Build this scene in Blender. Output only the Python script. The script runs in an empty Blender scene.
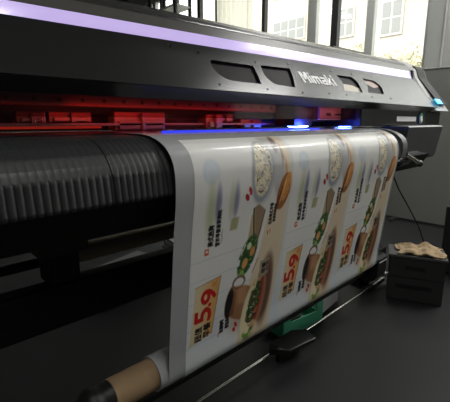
import bpy, bmesh, math, random
import numpy as np
from mathutils import Vector, Matrix
random.seed(7); rng = np.random.default_rng(7)
C = bpy.context.scene.collection
PI = math.pi

# ------------------------------------------------------------------ materials
def mat(name, col, rough=.5, metal=0., spec=.5, coat=0., emit=None, estr=0., bump=0., bscale=60., var=0., vscale=4., trans=0., ior=1.45):
    m = bpy.data.materials.new(name); m.use_nodes = True
    nt = m.node_tree; b = nt.nodes['Principled BSDF']
    b.inputs['Base Color'].default_value = (*col, 1); b.inputs['Roughness'].default_value = rough
    b.inputs['Metallic'].default_value = metal; b.inputs['Specular IOR Level'].default_value = spec
    b.inputs['Coat Weight'].default_value = coat; b.inputs['Transmission Weight'].default_value = trans
    b.inputs['IOR'].default_value = ior
    if emit: b.inputs['Emission Color'].default_value = (*emit, 1); b.inputs['Emission Strength'].default_value = estr
    tc = nt.nodes.new('ShaderNodeTexCoord')
    if var > 0:
        n = nt.nodes.new('ShaderNodeTexNoise'); n.inputs['Scale'].default_value = vscale; n.inputs['Detail'].default_value = 6
        r = nt.nodes.new('ShaderNodeValToRGB')
        r.color_ramp.elements[0].position = .3; r.color_ramp.elements[1].position = .7
        r.color_ramp.elements[0].color = (*[c*(1-var) for c in col], 1); r.color_ramp.elements[1].color = (*[min(1, c*(1+var)) for c in col], 1)
        nt.links.new(tc.outputs['Object'], n.inputs['Vector']); nt.links.new(n.outputs['Fac'], r.inputs['Fac']); nt.links.new(r.outputs['Color'], b.inputs['Base Color'])
    if bump > 0:
        n = nt.nodes.new('ShaderNodeTexNoise'); n.inputs['Scale'].default_value = bscale; n.inputs['Detail'].default_value = 4
        bp = nt.nodes.new('ShaderNodeBump'); bp.inputs['Strength'].default_value = bump; bp.inputs['Distance'].default_value = .002
        nt.links.new(tc.outputs['Object'], n.inputs['Vector']); nt.links.new(n.outputs['Fac'], bp.inputs['Height']); nt.links.new(bp.outputs['Normal'], b.inputs['Normal'])
    return m

M = dict(
    hood=mat('hood_painted_metal', (.015, .0155, .015), .25, .0, .5),
    hoodtop=mat('hood_top_plastic', (.030, .030, .028), .28, 0, .5, var=.08),
    trim=mat('grey_trim_band', (.075, .072, .067), .32, 0, .5),
    endcap=mat('light_grey_plastic', (.40, .39, .38), .4, 0, .5),
    black=mat('black_plastic', (.010, .010, .010), .45, 0, .4, bump=.05, bscale=200),
    blackgloss=mat('black_gloss_plastic', (.008, .008, .009), .18, 0, .5),
    beam=mat('black_powder_coat', (.007, .0075, .0075), .6, 0, .3),
    apron=mat('charcoal_ribbed_plastic', (.023, .0245, .0245), .42, .05, .5, bump=.04, bscale=250),
    apronside=mat('grey_side_plate', (.16, .16, .16), .35, .3, .5),
    platen=mat('anodised_platen', (.09, .09, .095), .30, .5, .5),
    innermetal=mat('inner_steel', (.22, .21, .20), .35, .6, .5, var=.15, vscale=9),
    innerdark=mat('inner_dark_steel', (.05, .045, .045), .45, .3, .5, var=.2, vscale=12),
    led=mat('lavender_light_strip', (.55, .47, .72), .16, 0, .6, coat=.6, emit=(.50, .38, .80), estr=.62),
    pane=mat('smoked_pane', (.006, .004, .005), .5, 0, .12),
    screw=mat('black_screw', (.012, .012, .012), .3, .6, .5),
    white=mat('white_lettering', (.95, .95, .94), .4),
    sticker=mat('white_sticker', (.75, .75, .76), .4),
    blueled=mat('blue_led', (.05, .25, .6), .3, emit=(.10, .62, 1.0), estr=1.3),
    uv=mat('uv_lamp_blue', (.02, .05, .5), .3, emit=(.10, .18, 1.0), estr=30),
    redled=mat('red_lamp', (.4, .02, .01), .3, emit=(1.0, .06, .03), estr=.16),
    film=mat('grey_backing_film', (.48, .485, .49), .20, .25, .5, coat=.3),
    card=mat('brown_cardboard', (.30, .20, .11), .7, 0, .3, var=.10, vscale=20, bump=.1, bscale=90),
    steel=mat('polished_steel', (.62, .60, .58), .22, 1, .5),
    darksteel=mat('dark_steel', (.10, .10, .10), .35, .7, .5),
    crate=mat('green_plastic', (.10, .50, .30), .42, 0, .5, var=.08),
    greybox=mat('pale_grey_carton', (.65, .65, .65), .6, 0, .4),
    knobw=mat('white_plastic', (.5, .5, .48), .35),
    cab=mat('dark_grey_steel_cabinet', (.036, .037, .036), .45, .1, .4, var=.06),
    service=mat('service_cover_grey', (.065, .066, .066), .42, .1, .4),
    cabdark=mat('cabinet_recess', (.010, .010, .010), .6),
    kraft=mat('crumpled_kraft_paper', (.46, .34, .21), .8, 0, .2, var=.12, vscale=18, bump=.2, bscale=60),
    kraftroll=mat('brown_media_roll', (.40, .33, .24), .6, 0, .3, var=.06, vscale=3),
    cable=mat('black_cable', (.010, .010, .010), .5),
    partition=mat('grey_partition_panel', (.22, .224, .205), .5, 0, .4, var=.04, vscale=2),
    wall=mat('room_wall_paint', (.34, .35, .33), .8, 0, .2, var=.03),
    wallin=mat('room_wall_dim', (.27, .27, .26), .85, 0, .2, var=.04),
    ceil=mat('ceiling_paint', (.15, .15, .15), .85, 0, .2),
    floor=mat('dark_floor', (.019, .0205, .020), .5, 0, .2, var=.10, vscale=1.6, bump=.05, bscale=40),
    frame=mat('grey_window_frame', (.46, .47, .44), .5, .2, .4),
    darkframe=mat('dark_window_frame', (.030, .030, .030), .5, .2, .4),
    curtain=mat('white_curtain', (.80, .80, .76), .9, 0, .1),
    sill=mat('window_sill_stone', (.45, .44, .42), .5),
    facade=mat('pale_facade', (.50, .47, .42), .9, 0, .1, var=.07, vscale=.8),
    facade2=mat('cream_facade', (.56, .51, .42), .9, 0, .1, var=.05, vscale=1.),
    extglass=mat('far_window_glass', (.26, .27, .27), .3),
    extframe=mat('far_window_frame', (.62, .60, .55), .7),
    ground=mat('outdoor_ground', (.42, .41, .38), .9, 0, .1, var=.08, vscale=.5),
    bark=mat('tree_bark', (.16, .12, .08), .9, 0, .1, var=.2),
    leaf=mat('pale_leaves', (.62, .60, .46), .8, 0, .2, var=.25, vscale=2),
    tube=mat('fluorescent_tube', (.9, .9, .9), .4, emit=(.90, .97, 1.0), estr=6.0),
    lamphouse=mat('lamp_housing', (.7, .7, .7), .5),
)
g = bpy.data.materials.new('window_glass'); g.use_nodes = True
nt = g.node_tree; nt.nodes.clear()
o_ = nt.nodes.new('ShaderNodeOutputMaterial'); mx = nt.nodes.new('ShaderNodeMixShader'); tr = nt.nodes.new('ShaderNodeBsdfTransparent'); gl = nt.nodes.new('ShaderNodeBsdfGlossy')
tr.inputs['Color'].default_value = (.96, .98, .97, 1); gl.inputs['Roughness'].default_value = .03; mx.inputs['Fac'].default_value = .06
nt.links.new(tr.outputs[0], mx.inputs[1]); nt.links.new(gl.outputs[0], mx.inputs[2]); nt.links.new(mx.outputs[0], o_.inputs[0]); M['glass'] = g
# tinted acrylic of the hood's lower guard
g = bpy.data.materials.new('tinted_guard'); g.use_nodes = True
nt = g.node_tree; nt.nodes.clear()
o_ = nt.nodes.new('ShaderNodeOutputMaterial'); mx = nt.nodes.new('ShaderNodeMixShader'); tr = nt.nodes.new('ShaderNodeBsdfTransparent'); gl = nt.nodes.new('ShaderNodeBsdfGlossy')
tr.inputs['Color'].default_value = (.62, .40, .40, 1); gl.inputs['Roughness'].default_value = .08; gl.inputs['Color'].default_value = (.5, .5, .5, 1); mx.inputs['Fac'].default_value = .02
nt.links.new(tr.outputs[0], mx.inputs[1]); nt.links.new(gl.outputs[0], mx.inputs[2]); nt.links.new(mx.outputs[0], o_.inputs[0]); M['guard'] = g

# ------------------------------------------------------------------ mesh helpers
def link(name, me, m, parent=None, smooth=False):
    o = bpy.data.objects.new(name, me); C.objects.link(o)
    if m is not None:
        me.materials.clear(); me.materials.append(m)
    if parent is not None: o.parent = parent
    if smooth:
        for p in me.polygons: p.use_smooth = True
        try: me.set_sharp_from_angle(angle=math.radians(40))
        except Exception: pass
    return o
def bmobj(name, bm, m, parent=None, smooth=False):
    bmesh.ops.recalc_face_normals(bm, faces=bm.faces[:])
    me = bpy.data.meshes.new(name); bm.to_mesh(me); bm.free()
    return link(name, me, m, parent, smooth)
def abox(bm, x0, x1, y0, y1, z0, z1, bev=0., rot=0., seg=2):
    r = bmesh.ops.create_cube(bm, size=1); vs = r['verts']
    c = Vector(((x0+x1)/2, (y0+y1)/2, (z0+z1)/2))
    for v in vs:
        v.co = Vector((v.co.x*(x1-x0), v.co.y*(y1-y0), v.co.z*(z1-z0)))
    if bev > 0:
        es = list({e for v in vs for e in v.link_edges})
        rr = bmesh.ops.bevel(bm, geom=es, offset=bev, segments=seg, affect='EDGES', profile=.5)
        vs = list({v for v in rr['verts']} | {v for v in vs if v.is_valid})
    Rm = Matrix.Rotation(rot, 3, 'Z')
    for v in vs: v.co = Rm @ v.co + c
    return vs
def box(name, x0, x1, y0, y1, z0, z1, m, parent=None, bev=.002, rot=0.):
    bm = bmesh.new(); abox(bm, x0, x1, y0, y1, z0, z1, bev, rot)
    return bmobj(name, bm, m, parent)
def atube(bm, pts, r, n=12, cap=True):
    pts = [Vector(p) for p in pts]; rs = r if isinstance(r, (list, tuple)) else [r]*len(pts)
    rings = []; up = None
    for i, p in enumerate(pts):
        d = (pts[min(i+1, len(pts)-1)] - pts[max(i-1, 0)]).normalized()
        if up is None: up = Vector((0, 0, 1)) if abs(d.z) < .9 else Vector((0, 1, 0))
        a = d.cross(up).normalized(); b = a.cross(d).normalized(); up = b
        rings.append([bm.verts.new(p + (a*math.cos(2*PI*k/n) + b*math.sin(2*PI*k/n))*rs[i]) for k in range(n)])
    for A, B in zip(rings, rings[1:]):
        for k in range(n): bm.faces.new((A[k], A[(k+1) % n], B[(k+1) % n], B[k]))
    if cap: bm.faces.new(rings[0][::-1]); bm.faces.new(rings[-1])
def tube(name, pts, r, m, parent=None, n=14):
    bm = bmesh.new(); atube(bm, pts, r, n); return bmobj(name, bm, m, parent, True)
def loft(name, fn, xs, m, parent=None, smooth=False, cap=True):
    """closed cross-section fn(x) -> [(y, z)] swept along X"""
    bm = bmesh.new(); rings = [[bm.verts.new((x, y, z)) for y, z in fn(x)] for x in xs]
    n = len(rings[0])
    for A, B in zip(rings, rings[1:]):
        for k in range(n): bm.faces.new((A[k], A[(k+1) % n], B[(k+1) % n], B[k]))
    if cap: bm.faces.new(rings[0][::-1]); bm.faces.new(rings[-1])
    return bmobj(name, bm, m, parent, smooth)
def thicken(pl, t):
    """open polyline (y, z) -> closed strip of thickness t on its inner side"""
    out = []
    for i, p in enumerate(pl):
        a = pl[max(i-1, 0)]; b = pl[min(i+1, len(pl)-1)]
        dy, dz = b[0]-a[0], b[1]-a[1]; l = math.hypot(dy, dz) or 1
        out.append((p[0]+dz/l*t, p[1]-dy/l*t))
    return list(pl) + out[::-1]
def lathe_x(bm, prof, cy, cz, n=32):
    """prof = [(x, r)] turned about an axis along X"""
    rings = [[bm.verts.new((x, cy+r*math.cos(2*PI*k/n), cz+r*math.sin(2*PI*k/n))) for k in range(n)] for x, r in prof]
    for A, B in zip(rings, rings[1:]):
        for k in range(n): bm.faces.new((A[k], A[(k+1) % n], B[(k+1) % n], B[k]))
    bm.faces.new(rings[0][::-1]); bm.faces.new(rings[-1])
def ring_x(bm, prof, cy, cz, n=40):
    rings = [[bm.verts.new((x, cy+r*math.cos(2*PI*k/n), cz+r*math.sin(2*PI*k/n))) for k in range(n)] for x, r in prof]
    for i in range(len(rings)):
        A, B = rings[i], rings[(i+1) % len(rings)]
        for k in range(n): bm.faces.new((A[k], A[(k+1) % n], B[(k+1) % n], B[k]))
def empty(name, loc, label=None, cat=None, group=None, rz=0.):
    o = bpy.data.objects.new(name, None); C.objects.link(o); o.location = loc; o.rotation_euler = (0, 0, rz)
    o.empty_display_size = .05
    if label: o['label'] = label; o['category'] = cat
    if group: o['group'] = group
    return o
def tag(o, label, cat, group=None, kind=None):
    o['label'] = label; o['category'] = cat
    if group: o['group'] = group
    if kind: o['kind'] = kind
    return o
def struct(o): o['kind'] = 'structure'; return o
def keep(o, parent):
    """parent without moving: parent is an Empty with location only"""
    o.parent = parent; o.matrix_parent_inverse = Matrix.Translation(-Vector(parent.location)); return o
def reparent(root, before):
    """everything built since `before` with root as parent keeps its world place"""
    for o in bpy.data.objects:
        if o not in before and o.parent == root: o.matrix_parent_inverse = Matrix.Translation(-Vector(root.location))

# ------------------------------------------------------------------ text as 2-D triangles
def text_mesh(s, size=1., extrude=0., bold=0., shear=0., align='LEFT', space=1.):
    cu = bpy.data.curves.new('t', 'FONT'); cu.body = s; cu.size = size; cu.extrude = extrude; cu.offset = bold; cu.shear = shear
    cu.align_x = align; cu.space_character = space; cu.resolution_u = 6
    o = bpy.data.objects.new('t', cu); C.objects.link(o)
    dg = bpy.context.evaluated_depsgraph_get(); dg.update()
    me = bpy.data.meshes.new_from_object(o.evaluated_get(dg))
    bpy.data.objects.remove(o); bpy.data.curves.remove(cu)
    return me
def text_tris(s, **k):
    me = text_mesh(s, **k); me.calc_loop_triangles()
    v = np.array([tuple(p.co)[:2] for p in me.vertices]); t = np.array([tuple(t.vertices) for t in me.loop_triangles])
    bpy.data.meshes.remove(me)
    return v, t

# ------------------------------------------------------------------ sheet cross-section (y, z), measured downwards
PROF = [(1.10, -.029), (1.02, -.030), (.86, -.031), (.825, -.035), (.79, -.045), (.762, -.058), (.742, -.075), (.728, -.098), (.721, -.125), (.720, -.16), (.722, -.20), (.733, -.27), (.7755, -.66), (.777, -.715)]
RC = (.830, -.715); RR = .053                       # the take-up roll
for k in range(1, 15):
    a = PI + k*PI/14; PROF.append((RC[0]+RR*math.cos(a), RC[1]+RR*math.sin(a)))
def resample(pl, s0, s1, n):
    P = np.array(pl); s = np.r_[0, np.cumsum(np.hypot(*np.diff(P, axis=0).T))]
    q = np.linspace(s0, s1, n)
    if n < 5: return q, np.interp(q, s, P[:, 0]), np.interp(q, s, P[:, 1])
    f = np.arange(-.06, s[-1]+.06, .001)          # round off the polyline's corners
    kx = np.arange(-24, 25); kw = np.exp(-(kx/9.)**2/2); kw /= kw.sum()
    Y = np.interp(f, s, P[:, 0]); Z = np.interp(f, s, P[:, 1])
    Y = np.convolve(np.pad(Y, 24, mode='edge'), kw, 'valid'); Z = np.convolve(np.pad(Z, 24, mode='edge'), kw, 'valid')
    y = np.interp(q, f, Y); z = np.interp(q, f, Z)
    return q, y, z
S_OFF = math.hypot(.08, .001)                      # arc length before the v = 0 mark

# ------------------------------------------------------------------ the printed artwork, painted as flat ink colours
TU, V0, V1 = .42, .235, 1.03
RES = .0009
nu, nv = int(TU/RES), int((V1-V0)/RES)
UU, VV = np.meshgrid((np.arange(nu)+.5)*RES, V0+(np.arange(nv)+.5)*RES)
art = np.zeros((nv, nu, 3))
def fill(mask, col):
    global art
    mask = np.clip(mask, 0, 1)[..., None]; art = art*(1-mask) + np.array(col)*mask
def sm(x, a, b):
    t = np.clip((x-a)/(b-a), 0, 1); return t*t*(3-2*t)
def noise(su, sv, seed):
    r = np.random.default_rng(seed); a = r.random((int((V1-V0)/sv)+3, int(TU/su)+3))
    fu, fv = UU/su, (VV-V0)/sv; iu, iv = fu.astype(int), fv.astype(int); du, dv = fu-iu, fv-iv
    return a[iv, iu]*(1-du)*(1-dv)+a[iv, iu+1]*du*(1-dv)+a[iv+1, iu]*(1-du)*dv+a[iv+1, iu+1]*du*dv
def ell(cu, cv, ru, rv, ang=0., soft=.06):
    a = math.radians(ang); x = (UU-cu)*math.cos(a)+(VV-cv)*math.sin(a); y = -(UU-cu)*math.sin(a)+(VV-cv)*math.cos(a)
    return 1-sm(np.sqrt((x/ru)**2+(y/rv)**2), 1-soft, 1+soft)
def seg(p, q, w, soft=.0008):
    (u0, v0), (u1, v1) = p, q; L2 = (u1-u0)**2+(v1-v0)**2
    t = np.clip(((UU-u0)*(u1-u0)+(VV-v0)*(v1-v0))/L2, 0, 1)
    return 1-sm(np.hypot(UU-u0-t*(u1-u0), VV-v0-t*(v1-v0)), w/2-soft, w/2+soft)
def poly(pts, soft=0):
    m = np.zeros(UU.shape, bool); n = len(pts)
    for i in range(n):
        u0, v0 = pts[i]; u1, v1 = pts[(i+1) % n]
        c = (v0 > VV) != (v1 > VV)
        m ^= c & (UU < (u1-u0)*(VV-v0)/((v1-v0) or 1e-9)+u0)
    m = m.astype(float)
    if soft:
        k = max(1, int(soft/RES))
        for ax in (0, 1):
            c = np.cumsum(np.pad(m, [(k, k) if a == ax else (0, 0) for a in (0, 1)], mode='edge'), axis=ax)
            m = (np.take(c, range(2*k, c.shape[ax]), ax)-np.take(c, range(0, c.shape[ax]-2*k), ax))/(2*k)
    return m[:nv, :nu]
def ink_text(s, u, v, h, col, bold=0., length=None, shear=0.):
    """glyph tops point to -u and the line runs towards -v; (u, v) is the start of the base line, h the glyph size"""
    P, T = text_tris(s, size=1., shear=shear)
    w = P[:, 0].max()-P[:, 0].min(); P[:, 0] -= P[:, 0].min()
    hh = P[:, 1].max()-min(0, P[:, 1].min())
    sc = h/hh; sl = sc if length is None else length/w
    e = bold*h
    for ou, ov in ([(0, 0)] if not bold else [(0, 0), (e, 0), (-e, 0), (0, e), (0, -e), (e*.7, e*.7), (-e*.7, -e*.7)]):
        U = u-P[:, 1]*sc+ou; V = v-P[:, 0]*sl+ov
        for a, b, c in T:
            us, vs = U[[a, b, c]], V[[a, b, c]]
            i0, i1 = int(max(0, us.min()/RES)), int(min(nu, us.max()/RES+2)); j0, j1 = int(max(0, (vs.min()-V0)/RES)), int(min(nv, (vs.max()-V0)/RES+2))
            if i1 <= i0 or j1 <= j0: continue
            x, y = UU[j0:j1, i0:i1], VV[j0:j1, i0:i1]
            d = [(us[(k+1) % 3]-us[k])*(y-vs[k])-(vs[(k+1) % 3]-vs[k])*(x-us[k]) for k in range(3)]
            ins = ((d[0] >= 0) & (d[1] >= 0) & (d[2] >= 0)) | ((d[0] <= 0) & (d[1] <= 0) & (d[2] <= 0))
            art[j0:j1, i0:i1][ins] = col
N1 = noise(.012, .012, 1); N2 = noise(.005, .005, 2); N3 = noise(.0028, .0028, 3)
NL = noise(.06, .02, 4)
fill(np.ones(UU.shape), (.88, .872, .852))
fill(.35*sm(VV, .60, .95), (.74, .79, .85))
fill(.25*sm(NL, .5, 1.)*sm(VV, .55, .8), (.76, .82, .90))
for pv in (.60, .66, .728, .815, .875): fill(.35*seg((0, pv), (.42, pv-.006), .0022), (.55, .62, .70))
# cream paper band at the right of every panel and the warm ground below
fill(poly([(.30, .24), (.42, .24), (.42, .56), (.40, .70), (.37, .95), (.35, 1.03), (.21, 1.03), (.22, .90), (.25, .74), (.29, .62), (.31, .52), (.385, .44), (.375, .33)], .006), (.86, .78, .66))
fill(.85*poly([(.29, .24), (.345, .24), (.372, .33), (.380, .42), (.345, .45), (.31, .40)], .010), (.70, .69, .68))
fill(.8*poly([(.405, .24), (.42, .24), (.42, 1.03), (.39, 1.03), (.41, .70), (.40, .50)], .008), (.80, .84, .88))
fill(.55*ell(.40, .62, .014, .28, 4, .4), (.86, .80, .68))
fill(.9*ell(.350, .272, .012, .035, 18, .5), (.36, .28, .24))
fill(.6*ell(.367, .315, .006, .035, 6, .6), (.45, .36, .30))
fill(.9*poly([(.368, .30), (.385, .34), (.392, .40), (.380, .40)], .004), (.80, .62, .42))
# faint round mark and blurred lettering patches
fill(.55*ell(.060, .347, .030, .034, 0, .2), (.72, .78, .86)); fill(.5*ell(.060, .347, .021, .025, 0, .2), (.84, .86, .88))
fill(.55*ell(.062, .455, .016, .075, 0, .7), (.66, .70, .46)); fill(.7*ell(.088, .440, .010, .052, 0, .6), (.40, .40, .56))
fill(.7*ell(.158, .440, .010, .048, 0, .6), (.42, .42, .56)); fill(.5*ell(.140, .440, .010, .05, 0, .7), (.70, .70, .52))
fill(.8*poly([(.146, .492), (.178, .492), (.172, .530), (.142, .530)], .004), (.62, .60, .38))
# bowl of nuts
fill(.5*ell(.272, .365, .058, .106, 4, .10), (.66, .66, .67))
fill(ell(.268, .362, .050, .098, 4, .05), (.60, .62, .65)); fill(ell(.270, .356, .043, .088, 4, .05), (.74, .72, .66))
inb = ell(.270, .356, .041, .084, 4, .05)
fill(inb*(N1 > .45), (.90, .85, .72)); fill(inb*(N2 > .74), (.50, .38, .26)); fill(inb*(N2 < .18), (.93, .91, .85)); fill(.9*inb*(N3 > .88), (.22, .16, .12))
# red chilli
fill(ell(.214, .418, .007, .014, -20), (.74, .10, .12)); fill(ell(.203, .436, .008, .013, -30), (.66, .08, .10)); fill(.8*ell(.210, .424, .002, .006), (.95, .85, .85))
# toasted sandwich
fill(ell(.378, .440, .031, .062, 12, .08), (.62, .36, .16)); fill(ell(.390, .425, .018, .050, 14, .1), (.86, .56, .26))
fill(ell(.362, .462, .010, .040, 14, .1), (.50, .24, .09)); fill(.9*ell(.374, .438, .004, .048, 14, .2), (.90, .74, .50)); fill(.6*ell(.378, .44, .03, .06, 12)*(N2 > .7), (.74, .44, .18))
# chopsticks and kraft sleeve
fill(poly([(.240, .476), (.262, .466), (.296, .490), (.284, .560), (.262, .628), (.232, .600), (.244, .540)], .004), (.60, .50, .38))
fill(poly([(.234, .500), (.246, .480), (.258, .560), (.250, .600), (.226, .580)], .003), (.72, .63, .48))
fill(seg((.240, .478), (.258, .610), .0055), (.16, .10, .07)); fill(seg((.295, .492), (.262, .625), .0035), (.26, .17, .11))
# salad with egg and tomato
sal = ell(.232, .632, .036, .070, 22, .12)*(.6+.6*N1 > .72)
fill(ell(.234, .632, .030, .062, 22, .1), (.16, .30, .12)); fill(sal, (.20, .36, .15)); fill(sal*(N2 > .66), (.42, .56, .28)); fill(sal*(N3 > .72), (.07, .15, .07))
fill(ell(.222, .656, .012, .018, 20), (.86, .60, .34)); fill(ell(.253, .622, .010, .017, 20), (.84, .52, .30)); fill(ell(.236, .600, .010, .012, 20), (.80, .82, .66)); fill(ell(.212, .688, .010, .012, 0), (.50, .70, .30))
fill(seg((.285, .655), (.262, .700), .003), (.50, .36, .26))
# lettering between the pictures
BK = (.06, .06, .07)
ink_text('经典美式早餐', .334, .546, .018, BK, .05, .074); ink_text('健康新鲜美味', .352, .540, .015, BK, .05, .064)
fill(poly([(.318, .565), (.323, .565), (.323, .580), (.318, .580)]), (.80, .36, .12)); fill(poly([(.330, .562), (.334, .562), (.334, .578), (.330, .578)]), (.80, .36, .12))
fill(poly([(.049, .566), (.065, .566), (.065, .586), (.049, .586)]), (.86, .32, .08)); fill(poly([(.053, .571), (.061, .571), (.061, .580), (.053, .580)]), (.90, .80, .74))
ink_text('美式热狗', .078, .562, .022, BK, .06, .062); ink_text('营养早餐新鲜美味', .103, .567, .018, BK, .06, .110); ink_text('每日限时供应', .114, .562, .006, (.25, .25, .28), 0, .045)
# price panel
pp = [(.024, .679), (.121, .667), (.099, .857), (.012, .872)]
fill(poly(pp), (.87, .80, .64)); fill(poly(pp)*sm(UU, .02, .125)*.9, (.86, .60, .28)); fill(.8*seg(pp[0], pp[1], .0018)+.8*seg(pp[1], pp[2], .0025), (.50, .36, .16))
RD = (.80, .08, .07)
ink_text('5', .088, .803, .060, RD, .05, .045); ink_text('.', .088, .757, .012, RD, .05, .012); ink_text('9', .104, .743, .056, RD, .05, .045); ink_text('元', .106, .697, .018, (.80, .42, .12), .01, .018)
ink_text('超值', .056, .866, .028, BK, .04, .050); ink_text('早餐', .089, .862, .028, BK, .04, .050)
# coffee pot
fill(.5*ell(.215, .83, .05, .07, 0, .5), (.66, .56, .44))
fill(poly([(.168, .722), (.245, .742), (.262, .750), (.258, .84), (.222, .862), (.182, .840), (.160, .815)], .003), (.62, .42, .27))
fill(poly([(.200, .730), (.245, .742), (.245, .80), (.205, .80)], .008), (.72, .52, .36)); fill(poly([(.172, .745), (.192, .745), (.192, .83), (.168, .83)], .005), (.46, .29, .18))
fill(ell(.166, .778, .016, .050, 8), (.08, .06, .055)); fill(.7*(ell(.166, .778, .018, .053, 8)-ell(.166, .778, .0155, .049, 8)), (.52, .38, .26))
fill(ell(.203, .716, .030, .024)-ell(.203, .718, .022, .017), (.48, .34, .25))
# dark shade plate, bun, lettuce, ham
fill(.85*ell(.335, .79, .036, .125, 2, .3), (.30, .18, .13)); fill(.7*ell(.348, .74, .024, .08, 0, .5), (.42, .27, .20))
fill(ell(.283, .835, .050, .112, 10, .06), (.82, .72, .52)); fill(ell(.262, .850, .030, .100, 10, .15), (.90, .84, .68))
fill(ell(.322, .815, .020, .090, 6, .1), (.62, .42, .28)); fill(ell(.311, .810, .014, .086, 8, .1), (.62, .16, .12))
lt = ell(.286, .832, .027, .108, 10, .2)*(N1 > .42); fill(ell(.288, .826, .020, .098, 10, .5)*(N1 > .30), (.13, .20, .09)); fill(lt, (.17, .32, .13)); fill(lt*(N2 > .70), (.46, .58, .26)); fill(lt*(N3 > .66), (.07, .10, .06)); fill(lt*(N2 < .25), (.42, .18, .13)); fill(ell(.290, .82, .024, .09, 10)*(N1 < .22), (.74, .38, .27))
fill(ell(.262, .935, .026, .018, 0, .3)*(N1 > .3), (.46, .62, .24)); fill(.8*seg((.345, .84), (.322, .905), .003), (.40, .24, .16))
# little flag with dark lettering
fill(poly([(.300, .672), (.348, .668), (.346, .724), (.300, .742)], .003), (.62, .56, .48)); ink_text('早餐', .330, .720, .022, (.14, .11, .10), .05, .04); ink_text('热狗', .346, .716, .015, (.20, .15, .13), .03, .04); fill(seg((.297, .70), (.284, .765), .005), (.86, .78, .56))
# small lettering under the pot
ink_text('现磨咖啡', .148, .876, .019, BK, .05, .048); ink_text('醇香美味', .172, .868, .019, BK, .05, .046); fill(seg((.128, .885), (.132, .868), .004), (.80, .40, .30))
fill(ell(.206, .872, .006, .012, -25)+ell(.199, .888, .007, .009, -25), (.80, .10, .08))
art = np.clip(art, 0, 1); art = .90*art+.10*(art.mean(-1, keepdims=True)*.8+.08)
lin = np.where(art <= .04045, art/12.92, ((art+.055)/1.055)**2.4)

# ------------------------------------------------------------------ banner: film, printed face, wound roll
FX0, FX1 = .5257, 1.860
PX0 = .584
film = empty('printed_banner_film', (1.19, .75, -.77), 'long glossy food advert banner feeding out of the printer onto its take-up roll', 'banner')
pre = set(bpy.data.objects)
tot = sum(math.hypot(a[0]-b[0], a[1]-b[1]) for a, b in zip(PROF, PROF[1:]))
q, fy, fz = resample(PROF, 0, S_OFF+1.10, 260)
me = bpy.data.meshes.new('film')
ny = len(q); th = .0008
nrm_y = np.gradient(fz, q); nrm_z = -np.gradient(fy, q)     # inward normal
vs = []
xs = [FX0, .9, 1.3, 1.6, FX1]
for x in xs:
    vs += [(x, a, b) for a, b in zip(fy, fz)]
for x in xs:
    vs += [(x, a-ny_*th, b-nz_*th) for a, b, ny_, nz_ in zip(fy, fz, nrm_y, nrm_z)]
fs = []; L = len(xs)*ny
for i in range(len(xs)-1):
    for j in range(ny-1):
        a = i*ny+j; fs.append((a, a+1, a+ny+1, a+ny)); fs.append((L+a, L+a+ny, L+a+ny+1, L+a+1))
for j in range(ny-1):
    fs.append((j, L+j, L+j+1, j+1)); k = (len(xs)-1)*ny+j; fs.append((k, k+1, L+k+1, L+k))
me.from_pydata(vs, [], fs); me.update()
link('film_sheet', me, M['film'], film, True)['label'] = 'plain grey film margin left of the print'

GR = .0018
gu = int(3*TU/GR); gv = int((1.0-V0)/GR)
us = np.linspace(0, 3*TU, gu+1); vsamp = np.linspace(V0, 1.00, gv+1)
_, py, pz = resample(PROF, S_OFF+V0, S_OFF+1.00, gv+1)
# outward offset of the ink layer
dy = np.gradient(py); dz = np.gradient(pz); l = np.hypot(dy, dz)
oy, oz = py-dz/l*-.0006*-1, pz+dy/l*.0006*-1
oy = py + dz/l*.0006; oz = pz - dy/l*.0006
X = np.repeat((PX0+us)[None, :], gv+1, 0); Yg = np.repeat(oy[:, None], gu+1, 1); Zg = np.repeat(oz[:, None], gu+1, 1)
co = np.stack([X, Yg, Zg], -1).reshape(-1, 3)
idx = np.arange((gv+1)*(gu+1)).reshape(gv+1, gu+1)
quads = np.stack([idx[:-1, :-1], idx[1:, :-1], idx[1:, 1:], idx[:-1, 1:]], -1).reshape(-1, 4)
me = bpy.data.meshes.new('print')
me.vertices.add(len(co)); me.vertices.foreach_set('co', co.astype(np.float32).ravel())
me.loops.add(quads.size); me.loops.foreach_set('vertex_index', quads.astype(np.int32).ravel())
me.polygons.add(len(quads)); me.polygons.foreach_set('loop_start', np.arange(0, quads.size, 4, dtype=np.int32))
me.update(calc_edges=True)
at = me.color_attributes.new('ink', 'FLOAT_COLOR', 'POINT')
# area-average the artwork down to the vertices
k = 1
pad = np.pad(lin, ((k, k), (0, 0), (0, 0)), mode='edge'); lin2 = (pad[:-2]+pad[1:-1]+pad[2:])/3
lin2 = (np.roll(lin2, 1, 1)+lin2+np.roll(lin2, -1, 1))/3
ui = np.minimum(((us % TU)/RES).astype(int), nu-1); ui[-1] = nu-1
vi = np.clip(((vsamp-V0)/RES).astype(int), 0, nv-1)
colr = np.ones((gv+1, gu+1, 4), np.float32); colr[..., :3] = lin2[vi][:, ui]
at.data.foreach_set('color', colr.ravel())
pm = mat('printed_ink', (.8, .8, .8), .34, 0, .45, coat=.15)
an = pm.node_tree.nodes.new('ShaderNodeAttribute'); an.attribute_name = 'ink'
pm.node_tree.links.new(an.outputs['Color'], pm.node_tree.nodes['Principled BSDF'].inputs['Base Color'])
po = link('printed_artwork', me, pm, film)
me.polygons.foreach_set('use_smooth', np.ones(len(me.polygons), bool))
po['label'] = 'three repeated food panels with prices, turned sideways'
bm = bmesh.new(); ring_x(bm, [(.500, .0455), (.500, RR-.0014), (1.868, RR-.0014), (1.868, .0455)], *RC, n=48)
bmobj('wound_roll', bm, M['film'], film, True)
reparent(film, pre)

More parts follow.
